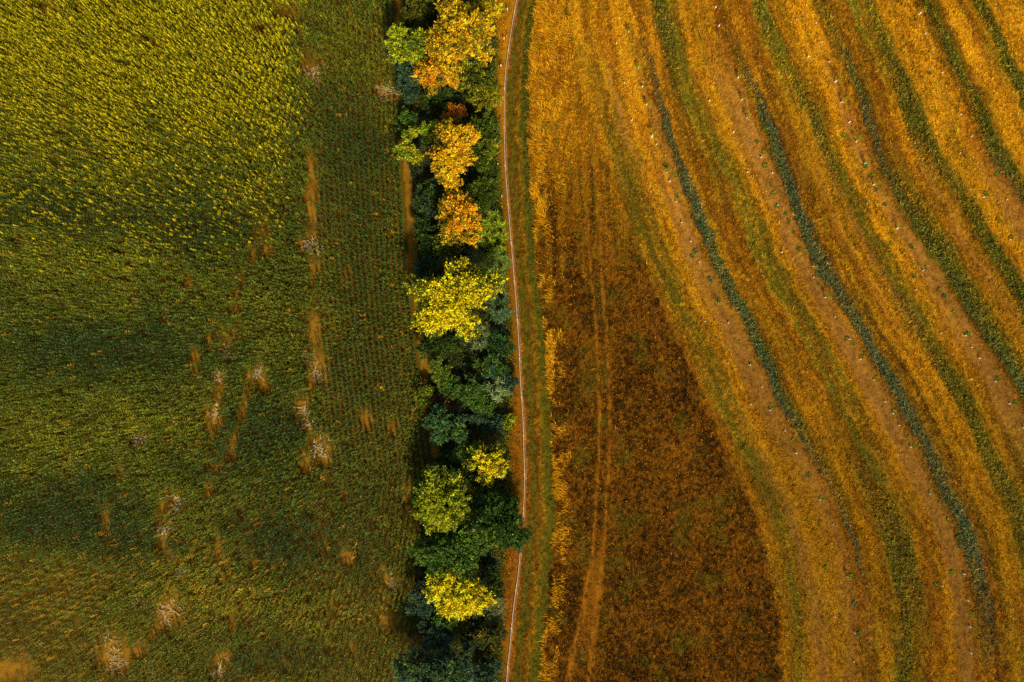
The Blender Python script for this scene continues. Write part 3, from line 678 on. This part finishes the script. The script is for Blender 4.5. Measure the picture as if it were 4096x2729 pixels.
Bu('small green bush left of centre beside the dark hollow', 1800, 1545, 42, 40, 2.8, GRN)
Bu('green bush below the silvery canes', 1930, 1612, 48, 36, 3.0, GRN)
Bu('small blue green bush over the dark hollow', 1905, 1660, 36, 32, 2.6, TEAL)
Bu('small teal bush near the verge below the silvery canes', 1988, 1690, 24, 24, 2.0, TEAL)
Bu('tiny bright yellow green bush standing at the verge', 2030, 1688, 16, 24, 1.4, [((120, 126, 12), 5)])
T('yellow tree flecked with orange beside the verge in the lower hedge', 1955, 1852, 80, 80, 5.6, [((226, 186, 12), 5), ((214, 130, 16), 2), ((78, 94, 18), 5)], hi=(0, .6, -.3, .5), leaf=.27)
Bu('teal bush under the lower edge of the orange flecked yellow tree', 1940, 1930, 52, 38, 3.4, TEAL)
Bu('small green bush with yellow tips left of the orange flecked tree', 1868, 1925, 38, 42, 3.6, [((70, 92, 24), 5), ((190, 150, 14), 1)])
T('full lime green tree on the maize side of the lower hedge', 1758, 2000, 108, 122, 7.2, LIME, leaf=.26, hi=(0, -.2, -.4, .5))
Bu('green bush pressed against the left of the full lime tree', 1682, 1968, 40, 42, 3.6, [((84, 112, 16), 5), ((66, 90, 18), 4)])
T('dense dark green tree reaching over the pipe', 1985, 2078, 118, 118, 7.0, [((52, 76, 16), 5), ((40, 62, 16), 4), ((110, 120, 16), 1)], leaf=.25, dens=1.15, zb=1.6)
Bu('olive tree top between the full lime tree and the dark green tree', 1868, 2035, 52, 54, 5.0, [((104, 104, 14), 5), ((84, 88, 16), 3)])
T('broad mid green tree between the full lime tree and the lowest yellow tree', 1808, 2208, 140, 104, 6.2, [((72, 96, 20), 5), ((58, 82, 30), 4), ((96, 112, 18), 2)], leaf=.27)
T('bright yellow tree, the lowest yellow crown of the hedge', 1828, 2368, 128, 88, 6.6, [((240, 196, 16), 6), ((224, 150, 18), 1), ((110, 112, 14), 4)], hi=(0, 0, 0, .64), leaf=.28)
Bu('blue green bush left of the lowest yellow tree', 1690, 2402, 62, 72, 4.0, TEAL, leaf=.24)
Bu('green bush below the left side of the lowest yellow tree', 1785, 2462, 58, 52, 3.8, GRN)
Bu('teal green bush between the lowest yellow tree and the bottom tree', 1742, 2540, 72, 58, 4.2, TEAL)
T('large teal tree at the bottom edge of the hedge', 1745, 2690, 146, 104, 6.6, [((60, 84, 46), 5), ((50, 72, 44), 4), ((84, 100, 30), 2)], leaf=.26)
Bu('little teal bush alone in the dark lower hollow', 1882, 2575, 26, 34, 1.8, TEAL)
Bu('olive bramble bush at the verge near the bottom', 1955, 2560, 62, 76, 2.4, [((70, 74, 14), 5), ((52, 58, 14), 4), ((110, 90, 14), 1)])
Bu('teal bush at the bottom right end of the hedge', 1945, 2700, 54, 60, 3.2, TEAL)
Bu('dark green low bush right of the lowest yellow tree', 1965, 2330, 48, 60, 1.8, DKG)

def canes(px, py, rxp, ryp, pal, label, n=520, h=2.8):
    seedc[0] += 1; r = np.random.default_rng(seedc[0]); k = (H - h * .7) / H / S; x, y, _ = at(px, py, h * .7)
    root = empty('cane_clump', (x, y, 0), label, 'cane clump', 'clumps of tall canes')
    ns = 34; a = r.uniform(0, 6.28, ns); q = np.sqrt(r.random(ns)); bx = q * np.cos(a) * rxp * k; by = q * np.sin(a) * ryp * k; hs = h * r.uniform(.65, 1.1, ns)
    ac = Acc(); tips = []
    for i in range(ns):
        l = r.normal(0, .25, 2); tp = np.array([bx[i] + l[0], by[i] + l[1], hs[i]])
        V, F = tube([(bx[i] * .8, by[i] * .8, 0), tp], [.025, .012], 5, False); ac.add(V, F, np.array(lin(120, 120, 40))); tips.append((np.array([bx[i] * .8, by[i] * .8, 0]), tp))
    ac.obj('stems', M_STALK, root)
    i = r.integers(0, ns, n); f = r.uniform(.45, 1, n)[:, None]; b = np.array([t[0] for t in tips])[i]; t = np.array([t[1] for t in tips])[i]
    pc = np.array([lin(*c) for c in pal]); C = pc[r.integers(0, len(pal), n)] * np.exp(r.normal(0, .2, n))[:, None] * 1.3
    V, F, C = strips(b + (t - b) * f, r.uniform(0, 6.28, n), np.radians(r.uniform(25, 60, n)), np.radians(r.uniform(70, 125, n)), r.uniform(.5, .95, n), np.full(n, .085), C, 3)
    mesh_obj('leaves', V, F, C, M_LEAF, root)
canes(1978, 945, 56, 92, [(150, 156, 18), (110, 126, 20), (84, 104, 24)], 'bright yellow green cane clump right of the orange tree', 900)
canes(1900, 1050, 60, 42, [(84, 98, 60), (70, 90, 40), (100, 108, 30)], 'grey green cane clump between the orange tree and the big yellow tree', 520, 2.3)
canes(1992, 1060, 52, 70, [(90, 112, 40), (76, 98, 50), (120, 130, 24)], 'green cane clump by the verge above the big yellow tree', 620, 2.6)
canes(1995, 1215, 48, 80, [(70, 94, 56), (60, 84, 46), (90, 108, 56)], 'teal cane clump right of the big yellow tree', 680, 2.5)
canes(1920, 1345, 54, 58, [(86, 104, 66), (72, 92, 56), (120, 124, 40)], 'grey teal cane clump below the big yellow tree', 620, 2.4)
canes(1985, 1562, 56, 50, [(140, 150, 96), (96, 116, 62), (76, 98, 44)], 'silvery cane clump with pale drooping leaves in the lower hedge', 560, 2.6)
canes(1972, 2440, 44, 66, [(96, 100, 54), (84, 86, 40), (110, 104, 50)], 'grey matted grass clump right of the lowest yellow tree', 620, 1.3)
# bare twiggy sapling by the end of the track
r = np.random.default_rng(9); root = empty('bare_sapling', at(1710, 1535), 'leafless twiggy sapling leaning over the maize edge at the end of the track', 'sapling')
ac = Acc()
V, F = tube([(0, 0, 0), (-.3, .1, .8), (-.8, .2, 1.7)], [.05, .04, .02], 6); ac.add(V, F, np.array(lin(150, 110, 50)))
for i in range(9):
    b = np.array([-.3, .1, .8]) + np.array([-.5, .1, .9]) * i / 9; e = b + r.normal(0, .6, 3) * [1.2, 1, .3] + [-.5, .1, .3]
    V, F = tube([b, (b + e) / 2 + [0, 0, .1], e], [.022, .016, .006], 5); ac.add(V, F, np.array(lin(160, 120, 56)))
ac.obj('trunk', M_STALK, root)
n = 60; P = np.array([-.1, .1, 1.0]) + r.normal(0, .35, (n, 3)); V, F, C = leaves(P, r.normal(0, 1, (n, 3)), r.normal(0, .4, (n, 3)) + [0, 0, 1], np.full(n, .2), np.full(n, .11), jitter(np.tile(lin(170, 150, 14), (n, 1)), .2)); mesh_obj('leaves', V, F, C, M_LEAF, root)

# ------------------------------------------------------------------ irrigation pipe, hose, marker posts
print('pipe')
yy = np.arange(-170, 2901, 14.0); xx = PIPE_(yy); zz = .14 + .02 * np.sin(yy / 60)
root = empty('irrigation_pipe', at(2076, 1400), 'long pale metal irrigation pipe lying between verge and mown path', 'pipe')
off = np.array(root.location)
cuts = np.arange(-110, 2901, 154.0)
cuts = np.concatenate([[-170], cuts, [2900]])
hasl = 0
for a, b in zip(cuts[:-1], cuts[1:]):
    ys = np.linspace(a, b, 9); wob = 3.0 * np.sin(a * 1.7)
    xs = PIPE_(ys) + 1.2 * np.sin((ys - a) / (b - a) * math.pi) * math.sin(a)
    pts = np.stack([(xs - 2048) / S, (1364.5 - ys) / S, np.full(9, .13)], 1) - off
    V, F = tube(pts, np.full(9, .075), 10); mesh_obj('pipe_section', V, F, None, M_PIPE, root, smooth=True)
for a in cuts[1:-1]:
    ys = np.array([a - 4, a - 3, a + 3, a + 4]); xs = PIPE_(ys)
    pts = np.stack([(xs - 2048) / S, (1364.5 - ys) / S, np.full(4, .14)], 1) - off
    V, F = tube(pts, [.10, .125, .125, .10], 10); c = mesh_obj('coupling', V, F, None, M_COUP, root)
    lv = np.array([pts[2], pts[2] + [.16, -.25, .06], pts[2] + [.20, -.75, .10]]); V, F = tube(lv, [.04, .035, .03], 6); mesh_obj('clamp_lever', V, F, None, M_COUP, c)
pts = np.stack([(xx + 6.5 + 1.0 * np.sin(yy / 90) - 2048) / S, (1364.5 - yy) / S, np.full(len(yy), .06)], 1)
V, F = tube(pts, np.full(len(yy), .035), 6); o = mesh_obj('drip_hose', V, F, None, M_HOSE, smooth=True)
tag(o, 'thin brown hose running along the right side of the pale pipe', 'hose')
POSTS = [(2030,44,.95,'nearest the top edge of the photo'), (2016,160,.95,'second from the top beside the pipe'), (2003,268,.95,'third from the top beside the pipe'), (1986,412,.9,'above the small orange brown bush'), (1992,518,.8,'level with the small orange brown bush'),
         (1991,658,.6,'level with the golden orange tree'), (2007,786,.5,'level with the gap under the golden orange tree'), (2018,936,.6,'level with the bright cane clump')]
def box(w_, d_, h_, z0=0., taper=1.):
    V = [(sx * w_ / 2 * t, sy * d_ / 2 * t, z0 + z) for z, t in ((0, 1), (h_ * .92, taper), (h_, taper * .8)) for sx, sy in ((-1, -1), (1, -1), (1, 1), (-1, 1))]
    F = [(0, 3, 2, 1), (8, 9, 10, 11)] + [(k * 4 + j, k * 4 + (j + 1) % 4, k * 4 + 4 + (j + 1) % 4, k * 4 + 4 + j) for k in (0, 1) for j in range(4)]
    return np.array(V), np.array(F)
for x_, y_, h_, lab in POSTS:
    V, F = box(.17, .15, h_, -.05, .92); o = mesh_obj('marker_post', V, F, None, M_WHITE, loc=at(x_, y_)); o.rotation_euler = (.05, -.04, random.random())
    tag(o, 'short white marker post in the verge, ' + lab, 'post', 'white marker posts of the verge')

# ------------------------------------------------------------------ young trees in white guards, weeds and stones on the bare strips
ROWS = {
 'first': [(2515,128),(2552,274),(2568,348),(2585,421),(2607,548),(2626,577),(2665,691),(2676,727),(2702,808),(2725,890),(2761,966),(2797,1048),(2872,1215),(2911,1292),(2999,1460),(3046,1548),(3078,1641),(3137,1723),(3181,1811),(3277,1998),(3331,2096),(3389,2306),(3417,2530),(3412,2645)],
 'first spare': [(2464,175),(2497,333),(2526,482),(2606,542),(2819,1285),(2910,1453),(3000,1618),(3336,2465)],
 'second': [(2860,32),(2875,105),(2950,313),(2966,400),(2988,473),(3043,630),(3088,692),(3109,822),(3250,1065),(3253,1110),(3298,1190),(3338,1268),(3396,1356),(3440,1437),(3493,1520),(3537,1607),(3568,1653),(3594,1700),(3640,1787),(3717,1975),(3852,2294),(3867,2400),(3877,2505),(3880,2610)],
 'second spare': [(2835,405),(2933,530),(2988,690),(3124,1010),(3766,2342)],
 'third': [(3184,80),(3263,95),(3286,170),(3314,248),(3338,328),(3363,410),(3395,490),(3424,567),(3457,655),(3492,740),(3586,915),(3691,1082),(3858,1342),(3885,1390),(3915,1432),(3979,1526),(4034,1615),(4090,1710)],
 'third spare': [(3230,230),(3661,1160),(3762,1333),(3880,1518)],
 'fourth': [(3677,56),(3700,135),(3730,212),(3768,292),(3840,460),(3885,546),(3838,615),(4024,800),(4036,960),(3930,790)],
}
ordn = ['first','second','third','fourth','fifth','sixth','seventh','eighth','ninth','tenth','eleventh','twelfth','thirteenth','fourteenth','fifteenth','sixteenth','seventeenth','eighteenth','nineteenth','twentieth',
        'twenty-first','twenty-second','twenty-third','twenty-fourth','twenty-fifth','twenty-sixth','twenty-seventh','twenty-eighth']
def sap_meshes(seed):
    r = np.random.default_rng(seed)
    V, F = tube([(0, 0, -.02), (0, 0, .22), (.01, .01, .46)], [.10, .095, .09], 8); g_ = (V, F)
    V, F = tube([(0, 0, .1), (.03, .02, .8), (.05, -.02, 1.35)], [.022, .018, .008], 5)
    n = 46; P = np.array([.04, 0, 1.1]) + r.normal(0, 1, (n, 3)) * [.2, .2, .22]
    C = jitter(np.tile(lin(150, 146, 12), (n, 1)), .25)
    return g_, (V, F), leaves(P, r.normal(0, 1, (n, 3)), r.normal(0, .4, (n, 3)) + [0, 0, 1], np.full(n, .26), np.full(n, .12), C)
g_, s_, l_ = sap_meshes(77)
def put(mesh_src, name, root, cache={}):
    if name not in cache:
        cache[name] = mesh_obj(name, *mesh_src); o = cache[name]
    else: o = cache[name].copy(); COL.objects.link(o)
    o.parent = root; return o
leafy = {('first',0),('first',1),('first',3),('first',4),('first',6),('second',2),('second',3),('second',4),('second',8),('third',4),('third',5),('third',7),('third',8),('third',9),('third',10),('fourth',0),('first',12),('first',21),('second',10)}
guards = []
for rw, pts in ROWS.items():
    for i, (x_, y_) in enumerate(sorted(pts, key=lambda p: p[1])):
        lf = (rw, i) in leafy
        base = rw.split()[0]
        where = f'{ordn[i]} from the top in the {base} planting row' if 'spare' not in rw else f'{ordn[i]} from the top left of the {base} planting row'
        root = empty('guarded_sapling', at(x_, y_), ('leafy young tree in white guard, ' if lf else 'low white tree guard, ') + where, 'sapling', 'white guarded saplings of the planting rows')
        root.rotation_euler = (random.gauss(0, .07), random.gauss(0, .07), random.uniform(0, 6.28)); k = random.uniform(.8, 1.15) * (1 if lf else .85); root.scale = (k, k, k)
        put((g_[0], g_[1], None, M_WHITE), 'tree_guard', root)
        if lf:
            put((s_[0], s_[1], np.tile(lin(150, 110, 40), (len(s_[0]), 1)), M_STALK), 'stem', root); put((*l_, M_LEAF), 'leaves', root)
        else:
            V, F = tube([(0, 0, .1), (.02, 0, .5), (.05, .03, .62)], [.02, .018, .01], 5); put((V, F, np.tile(lin(120, 90, 40), (len(V), 1)), M_STALK), 'broken_stem', root)
        guards.append((x_, y_, base))
WEEDS = {'first': [(2563,640),(2667,665),(2705,703),(2706,785),(2767,1025),(2781,1006),(2835,1115),(2839,1118),(2877,1200),(2957,1368),(3002,1455),(3089,1622),(3172,1760),(3232,1900),(3288,1990),(3228,2078),(3300,2272),(3403,2302),(3415,2415),(3432,2535)],
         'second': [(3028,568),(3052,610),(3060,665),(3083,739),(3094,772),(3108,828),(3142,856),(3154,885),(3175,930),(3195,998),(3221,1014),(3264,1098),(3272,1136),(3384,1355),(3412,1375),(3450,1427),(3504,1511),(3576,1645),(3629,1751),(3653,1788),(3719,1965),(3790,2080),(3836,2186),(3830,2150),(3740,2340),(3885,2455),(3805,2290)],
         'third': [(3376,545),(3440,548),(3350,558),(3460,665),(3489,703),(3505,760),(3462,806),(3540,818),(3562,974),(3644,987),(3672,1055),(3704,1070),(3652,1106),(3758,1160),(3777,1185),(3815,1250),(3870,1340),(3990,1515),(4060,1610),(3985,1690)],
         'fourth': [(3605,200),(3660,80),(3715,292),(3940,775),(3985,700),(3990,880),(4045,950)]}
wm = []
for k in range(4):
    r = np.random.default_rng(40 + k); n = 60; a = r.uniform(0, 6.28, n)
    C = jitter(np.tile(lin(*[(96, 112, 20), (84, 100, 22), (116, 118, 18), (82, 94, 40)][k]), (n, 1)), .25) * 1.2
    V, F, C = strips(np.stack([r.normal(0, .10, n), r.normal(0, .10, n), np.zeros(n)], 1), a, np.radians(r.uniform(15, 60, n)), np.radians(r.uniform(60, 100, n)), r.uniform(.18, .42, n), np.full(n, .10), C, 2); wm.append((V, F, C, M_BLADE))
pw = [None] * 4; hue = ['bright green', 'deep green', 'yellow green', 'grey green']
for rw, pts in WEEDS.items():
    for i, (x_, y_) in enumerate(sorted(pts, key=lambda p: p[1])):
        k = random.randrange(4)
        if pw[k] is None: o = pw[k] = mesh_obj('weed_tuft', *wm[k])
        else: o = pw[k].copy(); COL.objects.link(o)
        o.location = at(x_, y_); o.rotation_euler = (0, 0, random.uniform(0, 6.28)); q = random.uniform(.7, 1.2); o.scale = (q, q, q)
        tag(o, f'{hue[k]} weed tuft, {ordn[i]} weed from the top beside the {rw} planting row', 'weed', 'weed tufts of the planting rows')
print('objects', len(bpy.data.objects))
